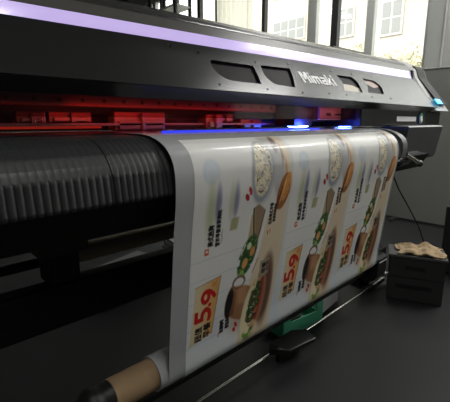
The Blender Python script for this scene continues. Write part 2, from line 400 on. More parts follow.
# ------------------------------------------------------------------ cardboard core
core = empty('cardboard_core', (.43, RC[0], RC[1]-.045), 'brown cardboard core tube sticking out of the banner roll, on a black hub', 'cardboard tube')
pre = set(bpy.data.objects)
bm = bmesh.new()
n = 40
ro, ri = .0445, .038
prof = [(.372, ri), (.372, ro-.001), (.373, ro), (1.879, ro), (1.880, ro-.001), (1.880, ri)]
rings = [[bm.verts.new((x, RC[0]+r*math.cos(2*PI*k/n), RC[1]+r*math.sin(2*PI*k/n))) for k in range(n)] for x, r in prof]
for i in range(len(rings)):
    A, B = rings[i], rings[(i+1) % len(rings)]
    for k in range(n): bm.faces.new((A[k], A[(k+1) % n], B[(k+1) % n], B[k]))
bmobj('tube_wall', bm, M['card'], core, True)
reparent(core, pre)

# ------------------------------------------------------------------ the printer
pr = empty('wide_format_printer', (1.2, 1.15, -1.08), 'long black wide-format inkjet printer with a lavender light strip along its hood', 'printer')
pre = set(bpy.data.objects)
XL, XR = -.45, 2.86
def yt(x): return .976+(x-.3)*.0184
def zt(x): return .094+1.2*(yt(x)-.86)
def st(x): return zt(x)+.034+(x-.3)*.0057
def face(x, t, off=0.):
    H = zt(x)-.094; D = yt(x)-.86; l = math.hypot(D, H)
    return (x, .86+D*t-H/l*off, .094+H*t+D/l*off)
# hood face plate with four slots
def spline(cu, pts, cyc=True):
    s = cu.splines.new('POLY'); s.points.add(len(pts)-1)
    for p, q_ in zip(s.points, pts): p.co = (q_[0], q_[1], 0, 1)
    s.use_cyclic_u = cyc
def round_poly(pts, r=.02, n=5):
    out = []; N = len(pts)
    for i in range(N):
        p = Vector(pts[i][:2]); a = Vector(pts[i-1][:2]); b = Vector(pts[(i+1) % N][:2]); rr = pts[i][2] if len(pts[i]) > 2 else r
        pa = p+(a-p).normalized()*min(rr, (a-p).length*.48); pb = p+(b-p).normalized()*min(rr, (b-p).length*.48)
        for k in range(n+1):
            t = k/n; out.append(tuple(pa*(1-t)**2+p*2*t*(1-t)+pb*t*t))
    return out
LF = .19
def T(l): return [(p[0], p[1]*LF)+tuple(p[2:]) for p in l]
SLOTS = [T([(.832, .67, .02), (1.045, .66, .003), (1.040, .46, .03), (1.028, .22, .003), (.862, .23, .035), (.826, .42, .04)]),
         T([(1.092, .70, .008), (1.278, .72, .003), (1.262, .50, .03), (1.228, .22, .003), (1.100, .25, .03), (1.074, .46, .03)]),
         T([(1.650, .72, .005), (1.800, .73, .02), (1.832, .58, .03), (1.800, .27, .003), (1.622, .28, .01), (1.664, .50, .04)]),
         T([(1.918, .73, .005), (2.050, .71, .03), (2.098, .55, .04), (2.052, .28, .02), (1.862, .29, .01), (1.920, .50, .04)])]
cu = bpy.data.curves.new('plate', 'CURVE'); cu.dimensions = '2D'; cu.fill_mode = 'BOTH'; cu.extrude = .0025
outer = [(x, 0) for x in np.linspace(XL, 2.80, 30)] + [(2.762, LF*.985)] + [(x, LF*.985) for x in np.linspace(2.7, XL, 29)]
spline(cu, outer)
SL = [round_poly(s) for s in SLOTS]
for s in SL: spline(cu, s)
o = bpy.data.objects.new('t', cu); C.objects.link(o); dg = bpy.context.evaluated_depsgraph_get(); dg.update()
me = bpy.data.meshes.new_from_object(o.evaluated_get(dg)); bpy.data.objects.remove(o); bpy.data.curves.remove(cu)
for v in me.vertices: v.co = face(v.co.x, v.co.y/LF, v.co.z)
hood = link('hood_front_panel', me, M['hood'], pr)
def facepoly(name, pts, off0, off1, m, parent):
    bm = bmesh.new(); A = [bm.verts.new(face(p[0], p[1]/LF, off0)) for p in pts]; B = [bm.verts.new(face(p[0], p[1]/LF, off1)) for p in pts]
    bm.faces.new(A); bm.faces.new(B[::-1]); n = len(pts)
    for k in range(n): bm.faces.new((A[k], A[(k+1) % n], B[(k+1) % n], B[k]))
    return bmobj(name, bm, m, parent)
PN = []
for s in SL:
    c = Vector((sum(p[0] for p in s)/len(s), sum(p[1] for p in s)/len(s)))
    big = [tuple(c+(Vector(p)-c)*1.04) for p in s]
    PN.append(facepoly('viewing_window', big, -.010, -.007, M['pane'], pr))
cream = mat('cream_reflection', (.62, .55, .44), .5); pinkb = mat('pinkish_reflection', (.46, .34, .30), .5)  # flat plates coloured as reflections in two of the slot panes
facepoly('painted_reflection', T([(1.618, .24), (1.810, .24), (1.835, .40), (1.76, .50), (1.655, .52)]), -.0066, -.0060, cream, PN[2])
facepoly('painted_reflection', T([(1.90, .76), (2.060, .76), (2.100, .56), (2.00, .50), (1.93, .62)]), -.0066, -.0060, pinkb, PN[3])
for (x, t) in [(.70, .86), (.800, .80), (1.070, .76), (1.286, .84), (1.045, .11), (.815, .12), (1.255, .10), (1.461, .15), (1.62, .82), (1.822, .82), (2.050, .80), (2.10, .17), (1.87, .16), (1.61, .16)]:
    bm = bmesh.new(); A = []
    for k in range(10):
        a = 2*PI*k/10; A.append((x+.0045*math.cos(a), t+.0045/LF*math.sin(a)))
    v0 = [bm.verts.new(face(p[0], p[1], .0025)) for p in A]; v1 = [bm.verts.new(face(x+(p[0]-x)*.7, t+(p[1]-t)*.7, .0045)) for p in A]
    bm.faces.new(v1)
    for k in range(10): bm.faces.new((v0[k], v0[(k+1) % 10], v1[(k+1) % 10], v1[k]))
    bmobj('screw', bm, M['screw'], hood)
# brand lettering on the hood
GL = []; cx = 0.; sw = .23
def stem(x0, x1, y0, y1): GL.append([(x0, y0), (x1, y0), (x1, y1), (x0, y1)])
def adv(w):
    global cx
    cx += w+.13
stem(cx, cx+sw, 0, 1); stem(cx+1.02-sw, cx+1.02, 0, 1); GL.append([(cx+.10, 1), (cx+.36, 1), (cx+.60, .30), (cx+.42, .30)]); GL.append([(cx+.66, 1), (cx+.92, 1), (cx+.60, .30), (cx+.42, .30)]); adv(1.02)
stem(cx, cx+sw, 0, .72); stem(cx, cx+sw, .82, 1); adv(sw)
stem(cx, cx+sw, 0, .72); stem(cx+.43, cx+.43+sw, 0, .72); stem(cx+.86, cx+.86+sw, 0, .66); stem(cx, cx+1.04, .54, .72); adv(.86+sw)
stem(cx, cx+.78, 0, .17); stem(cx+.78-sw, cx+.78, 0, .68); stem(cx+.04, cx+.74, .56, .72); stem(cx, cx+sw-.02, 0, .42); stem(cx, cx+.78, .29, .42); adv(.78)
stem(cx, cx+sw, 0, 1); GL.append([(cx+.20, .30), (cx+.48, .72), (cx+.78, .72), (cx+.42, .30)]); GL.append([(cx+.20, .44), (cx+.42, .44), (cx+.80, 0), (cx+.50, 0)]); adv(.78)
stem(cx, cx+sw, 0, .72); stem(cx, cx+sw, .82, 1); LW = cx+sw
bm = bmesh.new()
for k, pg in enumerate(GL):
    e_ = .004+.0001*(k % 5)
    A = [bm.verts.new(face(1.318+u_/LW*.262, .38+v_*.285, e_)) for u_, v_ in pg]; B = [bm.verts.new(face(1.318+u_/LW*.262, .38+v_*.285, .002)) for u_, v_ in pg]
    bm.faces.new(A); bm.faces.new(B[::-1])
    for q_ in range(4): bm.faces.new((A[q_], A[(q_+1) % 4], B[(q_+1) % 4], B[q_]))
bmobj('lettering', bm, M['white'], hood)['label'] = 'raised white brand lettering'
# lower lip that folds back under the crease
loft('hood_lip', lambda x: thicken([(.860, .0925), (.897, .063), (.905, .063), (.905, .09)], -.003), [XL, .5, 1.5, 2.86], M['hood'], pr)
# light strip
loft('light_strip', lambda x: [(yt(x)+.0005, zt(x)+.001), (yt(x)+.013, st(x)), (yt(x)+.024, st(x)-.004), (yt(x)+.0125, zt(x)-.003)], list(np.linspace(XL, 2.745, 12)), M['led'], pr)
loft('trim_band', lambda x: [(yt(x)+.0135, st(x)+.0006), (yt(x)+.036, st(x)+.034), (yt(x)+.055, st(x)+.034), (yt(x)+.032, st(x)-.004)], list(np.linspace(XL, 2.76, 12)), M['trim'], pr)
def topprof(x):
    s = st(x); y = yt(x)
    return [(y+.050, s+.028), (y+.052, s+.042), (y+.064, s+.050), (y+.066, s+.058), (y+.150, s+.092), (y+.175, s+.098), (1.42, s+.112), (1.47, s+.09), (1.50, s+.02), (1.50, .0),
            (1.49, .0), (1.49, s+.015), (1.46, s+.08), (1.42, s+.10), (y+.175, s+.088), (y+.076, s+.050), (y+.071, s+.026)]
loft('hood_top', topprof, list(np.linspace(XL, 2.76, 10)), M['hoodtop'], pr)
# low raised lid blocks on the hood's back edge
for (a, b) in [(1.95, 2.35)]:
    loft('hood_lid', lambda x: [(yt(x)+.150, st(x)+.091), (yt(x)+.160, st(x)+.103), (1.40, st(x)+.119), (1.41, st(x)+.108)], [a, b], M['hoodtop'], pr)
# end cap: light frame, black groove, blue light at its foot
def capring(off, y0=.856, z0=.074):
    x_ = 2.78; s_ = st(x_); y_ = yt(x_)
    return [(y0-off, z0), (y_-off, zt(x_)+.004+off), (y_+.020-off, s_+.012+off), (y_+.05, s_+.040+off), (y_+.15, s_+.096+off), (1.45, s_+.115+off), (1.50, s_+.0), (1.50, -.02), (.93, -.02), (.93, .062)]
loft('end_cap', lambda x: capring(.007 if 2.77 < x < 3.01 else .0), [2.762, 2.775, 3.005, 3.015], M['endcap'], pr)
def strip(name, pts, x0, x1, off, th, m):
    return loft(name, lambda x: thicken([(p[0]-off, p[1]+off*.8) for p in pts], th), [x0, x1], m, pr)
_y = yt(2.78)
GP = [(.872, .108), (_y+.002, zt(2.78)+.006), (_y+.022, st(2.78)+.014), (_y+.050, st(2.78)+.040)]
strip('end_groove', GP, 2.835, 2.985, .0075, -.006, M['beam'])
strip('end_light', [(.874, .110), (.900, .141)], 2.80, 2.900, .010, -.008, M['blueled'])
box('strip_end_plug', 2.735, 2.760, yt(2.75)-.001, yt(2.75)+.020, zt(2.75)-.004, st(2.75)+.006, M['blackgloss'], pr, .002)
# right-hand box under the hood, with its sticker and round badge
sb = box('station_cover', 1.80, 2.70, .895, 1.10, -.022, .092, M['hood'], pr, .004)
sb2 = box('station_end_cover', 2.704, 3.0, .898, 1.20, -.030, .069, M['black'], pr, .006)
box('sticker', 2.235, 2.53, .8935, .8945, .004, .032, M['sticker'], sb, 0)
def disc(name, cx, cz, r, y, m, parent, n=24, a0=0, a1=360):
    bm = bmesh.new(); vs_ = [(cx, cz)] if a1-a0 < 360 else []
    vs_ += [(cx+r*math.cos(math.radians(a0+(a1-a0)*k/n)), cz+r*math.sin(math.radians(a0+(a1-a0)*k/n))) for k in range(n+(1 if a1-a0 < 360 else 0))]
    A = [bm.verts.new((p[0], y, p[1])) for p in vs_]; B = [bm.verts.new((p[0], y+.001, p[1])) for p in vs_]
    bm.faces.new(A); bm.faces.new(B[::-1])
    for k in range(len(A)): bm.faces.new((A[k], A[(k+1) % len(A)], B[(k+1) % len(A)], B[k]))
    return bmobj(name, bm, m, parent)
bd = disc('badge', 2.605, .024, .036, .8900, mat('badge_blue', (.05, .12, .42), .4), sb, 28)
disc('badge_arc', 2.605, .024, .034, .8885, mat('badge_green', (.12, .45, .20), .4), bd, 16, 20, 150)
disc('badge_arc', 2.605, .024, .032, .8880, mat('badge_yellow', (.75, .70, .12), .4), bd, 12, 290, 350)
disc('badge_centre', 2.605, .024, .017, .8872, mat('badge_white', (.8, .82, .85), .4), bd, 20)
# tray box at the right end
def trayprof(x): return [(.800, -.030), (.808, -.024), (.905, -.032+.008), (.955, -.026), (.955, -.225), (.842, -.228), (.828, -.215), (.803, -.052)]
tb = loft('right_service_cover', trayprof, [2.175, 2.18, 2.735, 2.745], M['service'], pr)
bm = bmesh.new(); A = [(.7985, -.0290), (.8075, -.0222), (.904, -.0222), (.904, -.026), (.81, -.027), (.803, -.033)]
loft('top_plate', lambda x: A, [2.178, 2.748], M['endcap'], tb)
box('label_plate', 2.59, 2.715, .815, .880, -.0222, -.0200, M['sticker'], tb, 0)
# roller end and clamp beneath the apron's right end
bm = bmesh.new(); lathe_x(bm, [(1.935, .010), (1.935, .026), (1.95, .030), (2.10, .030), (2.115, .024), (2.115, .010)], .775, -.200, 24)
rk = bmobj('clamp_roller', bm, M['blackgloss'], pr, True)
bm = bmesh.new(); atube(bm, [(2.03, .745, -.165), (2.10, .730, -.195), (2.15, .725, -.215)], [.009, .010, .012], 12)
bmobj('clamp_lever', bm, M['steel'], rk, True)
bm = bmesh.new(); bmesh.ops.create_uvsphere(bm, u_segments=16, v_segments=10, radius=.019, matrix=Matrix.Translation((2.165, .722, -.222)))
bmobj('lever_knob', bm, M['darksteel'], rk, True)
box('clamp_bracket', 1.93, 2.12, .79, .86, -.245, -.15, M['black'], pr, .008)
# ribbed apron panels
def apron_base(k):
    P = [(.98, -.034), (.90, -.0345), (.86, -.036), (.83, -.041), (.80, -.052), (.772, -.070), (.752, -.092), (.7425, -.110), (.7405, -.117), (.7385, -.130), (.7355, -.150), (.7325, -.172), (.736, -.178)]
    return P
def apron(x0, x1, pitch=.0155):
    q_, ay, az = resample(apron_base(0), 0, 10, 2)
    P = np.array(apron_base(0)); s = np.r_[0, np.cumsum(np.hypot(*np.diff(P, axis=0).T))]
    qs = np.unique(np.r_[s, np.linspace(0, s[-1], 34)]); ay = np.interp(qs, s, P[:, 0]); az = np.interp(qs, s, P[:, 1])
    dy = np.gradient(ay, qs); dz = np.gradient(az, qs); l = np.hypot(dy, dz)
    sk = s[8]
    nx = int((x1-x0)/pitch*8); xs_ = np.linspace(x0, x1, nx+1)
    ph = ((xs_-x0)/pitch) % 1
    # half-round ribs with a narrow groove between them
    rib = np.sqrt(np.clip(1-(2*ph-1)**2*.98, 0, 1))
    V = []
    for j, (a, b) in enumerate(zip(ay, az)):
        k = qs[j]
        amp = .0012*min(1, max(0, (k-.02)/.08)) if k < sk-.004 else .0042
        lift = .0 if k < sk-.004 else .0015
        for i, x in enumerate(xs_):
            o_ = amp*(rib[i]-1)+lift
            V.append((x, a+dz[j]/l[j]*o_, b-dy[j]/l[j]*o_))
    W = nx+1; F = [(j*W+i, j*W+i+1, (j+1)*W+i+1, (j+1)*W+i) for j in range(len(ay)-1) for i in range(nx)]
    base = len(V)      # a plain back skin closes the panel
    for j, (a, b) in enumerate(zip(ay, az)):
        for x in (x0, x1): V.append((x, a-dz[j]/l[j]*.010, b+dy[j]/l[j]*.010))
    for j in range(len(ay)-1):
        p = base+2*j; F.append((p, p+2, p+3, p+1)); F.append((j*W, (j+1)*W, p+2, p)); F.append((j*W+nx, p+1, p+3, (j+1)*W+nx))
    jl = len(ay)-1; F.append(tuple([jl*W+i for i in range(nx+1)]+[base+2*jl+1, base+2*jl]))
    me = bpy.data.meshes.new('apron'); me.from_pydata(V, [], F); me.update()
    o = link('ribbed_apron_panel', me, M['apron'], pr)
    for p in me.polygons: p.use_smooth = True
    try: me.set_sharp_from_angle(angle=math.radians(50))
    except Exception: pass
    return o
for a, b in [(-.44, -.025), (-.022, .372), (.375, .77), (.773, 1.168), (1.171, 1.566), (1.569, 1.925)]: apron(a, b)
loft('apron_end_plate', lambda x: thicken([(1.0, -.032), (.86, -.033), (.825, -.037), (.79, -.048), (.762, -.062), (.742, -.080), (.730, -.105), (.727, -.130), (.728, -.150), (.735, -.178)], -.02), [1.928, 1.985], M['apronside'], pr, True)
# platen
box('platen', XL, 2.3, .955, 1.30, -.075, -.0315, M['platen'], pr, .002)
# machine body beneath the apron
loft('front_beam', lambda x: [(.752, -.180), (.752, -.183), (.800, -.262), (.835, -.275), (1.42, -.275), (1.42, -.078), (.96, -.078), (.93, -.12), (.80, -.178)], [XL, 2.40], M['beam'], pr)
# inside of the hood
inr = box('inner_back_panel', XL, 2.78, 1.30, 1.315, -.03, .27, M['innerdark'], pr, 0)
rail = box('carriage_rail', XL, 2.75, 1.12, 1.17, .045, .080, M['innermetal'], pr, .003)
for k in range(46):
    x = -.40+k*.068
    bm = bmesh.new(); r = bmesh.ops.create_cone(bm, cap_ends=True, segments=12, radius1=.005, radius2=.005, depth=.004, matrix=Matrix.Translation((x, 1.1195, .063)) @ Matrix.Rotation(PI/2, 4, 'X'))
    bmobj('rail_bolt', bm, M['screw'], rail)
box('lower_rail', XL, 1.42, 1.14, 1.155, -.012, -.004, M['innermetal'], pr, .001)
for (a, b, z0, z1, y) in [(.315, .395, -.004, .030, 1.18), (.410, .545, -.002, .032, 1.20), (.60, .80, -.028, .034, 1.15), (.98, 1.07, -.026, .030, 1.13), (1.22, 1.36, -.028, .012, 1.17), (.05, .16, -.02, .03, 1.18), (1.10, 1.2, .0, .035, 1.2)]:
    bm = bmesh.new(); abox(bm, a, b, y, y+.05, z0, z1, .003); abox(bm, a+.012, b-.012, y-.010, y+.002, z0+.004, (z0+z1)/2, .002)
    abox(bm, (a+b)/2-.006, (a+b)/2+.006, y-.018, y, z0, z1-.004, .002)
    bmobj('pinch_roller_arm', bm, M['innermetal'], pr)
box('inner_red_lamp', .27, .62, 1.288, 1.296, -.022, -.012, M['redled'], pr, .001)
# carriage with its two UV lamps
ca = box('print_carriage', 1.56, 2.02, 1.02, 1.25, .004, .18, M['innerdark'], pr, .006)
cov = box('carriage_cover', 1.600, 1.985, 1.008, 1.022, .010, .088, mat('mauve_grey_plastic', (.40, .32, .36), .4), ca, .003)
for (a, b, c, d) in [(1.66, 1.70, .030, .044), (1.74, 1.80, .034, .040), (1.84, 1.87, .028, .048), (1.90, 1.94, .032, .042)]:
    box('head_mark', a, b, 1.0062, 1.0082, c, d, M['sticker'] if a > 1.8 else M['black'], cov, 0)
UVP = []
for (a, b) in [(1.40, 1.545), (1.84, 1.98)]:
    l_ = box('uv_lamp_housing', a, b, 1.012, 1.12, -.0185, .085 if a < 1.5 else .0035, M['black'], ca, .003)
    bm = bmesh.new(); bmesh.ops.create_uvsphere(bm, u_segments=24, v_segments=12, radius=1, matrix=Matrix.Translation(((a+b)/2, 1.040, -.0195)) @ Matrix.Diagonal(((b-a)/2-.004, .034, .0070, 1)))
    bmobj('uv_emitter', bm, M['uv'], l_, True); UVP.append((a+b)/2)
box('blue_streak_glow', .60, 1.40, .880, .883, -.0302, -.0238, mat('painted_blue_streak', (.02, .03, .4), .3, emit=(.03, .05, 1.0), estr=.8), pr, 0)  # glowing strip stands in for blue UV light reflected along the film
# tinted guard hanging behind the lip, left of the carriage
box('tinted_guard', XL, 1.785, .915, .918, .012, .10, M['guard'], pr, 0)
# stand: legs, cross beam, feet
def stand_leg(x, w=.075, floor_leg=True):
    bm = bmesh.new(); abox(bm, x-w/2, x+w/2, .975, 1.085, -1.03 if floor_leg else -.44, -.30 if not floor_leg else -.27, .006)
    lg = bmobj('leg', bm, M['beam'], pr)
    box('mounting_plate', x-w/2-.03, x+w/2+.025, .968, 1.10, -.345, -.276, M['black'], lg, .004)
    if not floor_leg: return
    bm = bmesh.new(); abox(bm, x-.05, x+.05, 1.0, 1.62, -1.06, -1.02, .01)
    ft = bmobj('foot', bm, M['beam'], lg)
    for yy in (1.05, 1.56):
        bm = bmesh.new(); bmesh.ops.create_cone(bm, cap_ends=True, segments=20, radius1=.03, radius2=.022, depth=.03, matrix=Matrix.Translation((x, yy, -1.065)))
        bmobj('levelling_pad', bm, M['black'], ft, True)
stand_leg(.342, floor_leg=False); stand_leg(2.33); stand_leg(-.40)
box('stretcher_beam', XL, 2.40, .962, 1.03, -.548, -.425, M['beam'], pr, .012)
# take-up unit: hub, motor block, shade strip, floor bar
tk = bmesh.new(); lathe_x(tk, [(.272, .012), (.275, .026), (.292, .030), (.300, .040), (.312, .0465), (.332, .0465), (.338, .042), (.352, .042), (.371, .0440), (.3715, .030), (.42, .030)], *RC, n=36)
hub = bmobj('take_up_hub', tk, M['black'], pr, True)
box('hub_bracket', .285, .335, .79, .87, -1.055, -.762, M['black'], pr, .01)
loft('take_up_motor', lambda x: [(.780, -.820), (.780, -.725), (.795, -.71), (.895, -.71), (.91, -.725), (.91, -.85), (.80, -.85)], [1.885, 1.890, 1.985, 1.99], M['black'], pr)
box('motor_top_edge', 1.90, 1.985, .7765, .7800, -.745, -.740, M['endcap'], pr, .0005)
bm = bmesh.new(); abox(bm, 1.95, 2.30, .905, .985, -.84, -.77, .01); bmobj('motor_arm', bm, M['beam'], pr)
box('under_roll_shade', .25, 1.98, .835, .865, -.815, -.798, M['beam'], pr, .004)  # black strip put in for the dark shade under the roll
RY, RZ = .95, -1.043
tube('floor_bar', [(.18, RY, RZ), (2.15, RY, RZ)], .0062, M['steel'], pr)
bm = bmesh.new(); atube(bm, [(2.24, RY, RZ-.002), (2.38, RY, RZ+.004)], .017, 16); sl = bmobj('bar_sleeve', bm, M['steel'], pr, True)
bm = bmesh.new(); atube(bm, [(2.15, RY, RZ), (2.25, RY, RZ)], .010, 14); bmobj('bar_coupling', bm, M['black'], pr, True)
bm = bmesh.new(); bmesh.ops.create_uvsphere(bm, u_segments=18, v_segments=12, radius=.026, matrix=Matrix.Translation((2.435, .968, -1.015)) @ Matrix.Diagonal((1, 1, .75, 1)))
bmobj('bar_end_knob', bm, M['steel'], pr, True)
bm = bmesh.new(); atube(bm, [(2.30, 1.00, -.93), (2.40, 1.0, -.935), (2.48, 1.02, -.97)], .012, 12); bmobj('upper_bracket_bar', bm, M['darksteel'], pr, True)
box('bar_foot', .16, .22, .80, .98, -1.08, -1.00, M['black'], pr, .006)

# rear media holder behind the stand
tube('rear_bracket', [(2.30, 1.09, -.40), (2.30, 1.34, -.43)], .02, M['black'], pr)
tube('rear_bracket', [(-.40, 1.09, -.40), (-.40, 1.34, -.43)], .02, M['black'], pr)
reparent(pr, pre)

# rear roll of media
rr = empty('rear_media_roll', (1.2, 1.40, -.50), 'long dull brown roll of material lying behind the printer stand, under the body', 'media roll')
pre = set(bpy.data.objects)
bm = bmesh.new(); lathe_x(bm, [(.46, .020), (.46, .036), (2.10, .036), (2.10, .020)], 1.30, -.468, 40); bmobj('wound_material', bm, M['kraftroll'], rr, True)
bm = bmesh.new(); lathe_x(bm, [(-.42, .019), (2.28, .019)], 1.30, -.468, 24); bmobj('core', bm, M['black'], rr, True)
reparent(rr, pre)

# ------------------------------------------------------------------ objects on the floor
def crate():
    t = empty('plastic_crate', (1.55, 1.10, -1.08), 'open green plastic crate with a cut-out side on the floor beneath the banner roll', 'crate', rz=math.radians(-8))
    w, d, h, th = .15, .10, .185, .006
    bm = bmesh.new()
    abox(bm, -w, w, -d, d, 0, th, .001)
    for s in (-1, 1):
        abox(bm, s*w-th/2, s*w+th/2, -d, d, 0, .05, .001); abox(bm, s*w-th/2, s*w+th/2, -d, d, h-.03, h, .001)
        for y_ in (-d+.02, 0, d-.02): abox(bm, s*w-th/2, s*w+th/2, y_-.02, y_+.02, .05, h-.03, 0)
        # long sides with a wide opening
        abox(bm, -w, w, s*d-th/2, s*d+th/2, 0, .075, .001); abox(bm, -w, w, s*d-th/2, s*d+th/2, h-.022, h, .001)
        abox(bm, -w, -w+.05, s*d-th/2, s*d+th/2, .07, h-.02, 0); abox(bm, w-.05, w, s*d-th/2, s*d+th/2, .07, h-.02, 0)
    bmobj('crate_body', bm, M['crate'], t)
    bm = bmesh.new(); 
    for s in (-1, 1):
        abox(bm, -w-.01, w+.01, s*(d+.004)-.006, s*(d+.004)+.006, h-.004, h+.008, .002); abox(bm, s*(w+.004)-.006, s*(w+.004)+.006, -d-.01, d+.01, h-.004, h+.008, .002)
    bmobj('rim', bm, M['crate'], t)
    return t
crate()
# dark things in the crate
bm = bmesh.new(); atube(bm, [(1.46, 1.10, -1.032), (1.50, 1.095, -1.022), (1.57, 1.09, -1.018), (1.62, 1.10, -1.028)], [.030, .048, .052, .032], 14)
tag(bmobj('cloth_bundle', bm, mat('brown_rag', (.20, .16, .13), .9, bump=.3, bscale=30), None, True), 'brown rolled rag lying inside the green crate', 'rag')
# low black pedal tray
pd = empty('foot_pedal', (1.27, .94, -1.08), 'low black foot pedal with a pale front edge on the floor before the green crate', 'foot pedal')
pre = set(bpy.data.objects)
bm = bmesh.new()
def prism(bm, base, z0, z1f):
    A = [bm.verts.new((x, y, z0)) for x, y in base]; B = [bm.verts.new((x, y, z)) for (x, y), z in zip(base, z1f)]
    bm.faces.new(A[::-1]); bm.faces.new(B); n = len(A)
    for k in range(n): bm.faces.new((A[k], A[(k+1) % n], B[(k+1) % n], B[k]))
prism(bm, [(1.165, .930), (1.225, .870), (1.400, .845), (1.415, .900), (1.34, .938), (1.18, .938)], -1.02, [-.992, -.998, -.998, -.985, -.975, -.975])
abox(bm, 1.22, 1.36, .905, .932, -1.08, -1.0); bmobj('pedal_body', bm, M['black'], pd)
bm = bmesh.new(); atube(bm, [(1.230, .866, -.999), (1.400, .841, -.998)], .0035, 8); bmobj('front_edge', bm, M['darksteel'], pd, True)
reparent(pd, pre)
# pale carton and white cap behind the roll
ct = empty('small_carton', (1.86, 1.09, -1.08), 'small pale grey carton on the floor right of the green crate', 'carton', rz=math.radians(6))
bm = bmesh.new(); abox(bm, -.11, .10, -.06, .10, 0, .085, .003); bmobj('carton_body', bm, M['greybox'], ct)
bm = bmesh.new(); abox(bm, -.112, .102, -.012, .03, .085, .0865, 0); bmobj('tape', bm, M['knobw'], ct)
bm = bmesh.new(); lathe_x(bm, [(1.99, .010), (1.99, .026), (2.0, .030), (2.07, .030), (2.075, .020), (2.10, .018)], 1.16, -1.05, 20)
tag(bmobj('plastic_bottle', bm, M['knobw'], None, True), 'small white plastic bottle lying on the floor beyond the pale carton', 'bottle')
# things behind the stand, far left
for nm, lb, cat, (x0, x1, y0, y1, z0, z1), m, rz in [
    ('storage_box', 'flat dark grey box on the floor behind the stand, nearest the leg', 'box', (.92, 1.32, 1.95, 2.2, -1.08, -.90), mat('box_grey', (.10, .105, .10), .6), .25),
    ('paper_stack', 'pale grey stack of sheets on the floor behind the stand, beside the banner', 'paper stack', (1.50, 1.85, 1.95, 2.25, -1.08, -.86), mat('sheet_grey', (.22, .22, .21), .7), -.2)]:
    e_ = empty(nm, ((x0+x1)/2, (y0+y1)/2, z0), lb, cat, rz=rz)
    bm = bmesh.new(); w, d, h = (x1-x0)/2, (y1-y0)/2, z1-z0
    if nm == 'storage_box':
        abox(bm, -w, w, -d, d, 0, h*.82, .004); bmobj('box_body', bm, m, e_)
        bm = bmesh.new(); abox(bm, -w-.008, w+.008, -d-.008, d+.008, h*.82, h, .004); bmobj('lid', bm, m, e_)
    else:
        for k in range(11):
            a = random.uniform(-.012, .012); abox(bm, -w+a, w+a, -d-a, d-a, k*h/11, (k+.9)*h/11, 0, random.uniform(-.03, .03))
        bmobj('sheets', bm, m, e_)

# small two-drawer cabinet with crumpled paper
cabn = empty('drawer_unit', (2.33, .76, -1.08), 'small dark grey two-drawer floor cabinet standing right of the take-up roll', 'cabinet')
pre = set(bpy.data.objects)
fl = Vector((2.215, .850)); fr = Vector((2.335, .570)); dn = (fr-fl).normalized(); pn = Vector((-dn.y, dn.x)); pn = pn if pn.x > 0 else -pn
dep = .20
def cabbox(bm, s0, s1, p0, p1, z0, z1):
    cs_ = [fl+dn*s0+pn*p0, fl+dn*s1+pn*p0, fl+dn*s1+pn*p1, fl+dn*s0+pn*p1]
    A = [bm.verts.new((c.x, c.y, z0)) for c in cs_]; B = [bm.verts.new((c.x, c.y, z1)) for c in cs_]
    bm.faces.new(A[::-1]); bm.faces.new(B)
    for k in range(4): bm.faces.new((A[k], A[(k+1) % 4], B[(k+1) % 4], B[k]))
Wd = (fr-fl).length
bm = bmesh.new(); cabbox(bm, 0, Wd, .006, dep, -1.08, -.802); bmobj('body', bm, M['cab'], cabn)
bm = bmesh.new(); cabbox(bm, -.006, Wd+.006, -.004, dep+.004, -.802, -.788); bmobj('top', bm, mat('cabinet_top_grey', (.085, .087, .083), .4), cabn)
for z0, z1, hz, a, b in [(-.925, -.808, -.865, .30, .66), (-1.072, -.931, -.985, .16, .80)]:
    bm = bmesh.new(); cabbox(bm, .006, Wd-.006, 0, .008, z0, z1); d_ = bmobj('drawer', bm, M['cab'], cabn)
    bm = bmesh.new(); cabbox(bm, Wd*a, Wd*b, -.002, .002, hz-.013, hz+.013); bmobj('handle_recess', bm, M['cabdark'], d_)
reparent(cabn, pre)
for ob in list(bpy.data.objects):
    if ob.parent and ob.parent.parent is not None and ob.parent.parent.type == 'EMPTY' and ob.name.startswith('handle_recess'): pass
# crumpled kraft paper
bm = bmesh.new(); nx, ny_ = 26, 18; pr_ = random.Random(3)
cc = fl+dn*Wd*.55+pn*dep*.42
ridge = [(pr_.uniform(-1, 1), pr_.uniform(-1, 1), pr_.uniform(0, PI), pr_.uniform(.006, .014)) for _ in range(9)]
G = []
for j in range(ny_+1):
    row = []
    for i in range(nx+1):
        s, p = (i/nx-.5), (j/ny_-.5)
        h = .012
        for (a, b, an_, am) in ridge:
            d_ = abs((2*s-a)*math.cos(an_)+(2*p-b)*math.sin(an_)); h += am*max(0, 1-d_*3.2)
        edge = max(abs(2*s), abs(2*p))
        rim_ = 1-.12*math.sin(9*s+3)*math.sin(7*p)
        L_ = cc+dn*(s*.250*rim_)+pn*(p*.150*rim_)+Vector((pr_.uniform(-.002, .002), pr_.uniform(-.002, .002)))
        zz = -.787+h*(1.0 if edge < .85 else .75)+pr_.uniform(-.001, .002)
        row.append(bm.verts.new((L_.x, L_.y, zz)))
    G.append(row)
for j in range(ny_):
    for i in range(nx): bm.faces.new((G[j][i], G[j][i+1], G[j+1][i+1], G[j+1][i]))
ext = bmesh.ops.extrude_face_region(bm, geom=bm.faces[:])
for v in [e for e in ext['geom'] if isinstance(e, bmesh.types.BMVert)]: v.co.z = max(-.7875, v.co.z-.008)
tag(bmobj('crumpled_paper', bm, M['kraft']), 'crumpled tan kraft paper lying on the small dark cabinet', 'paper')
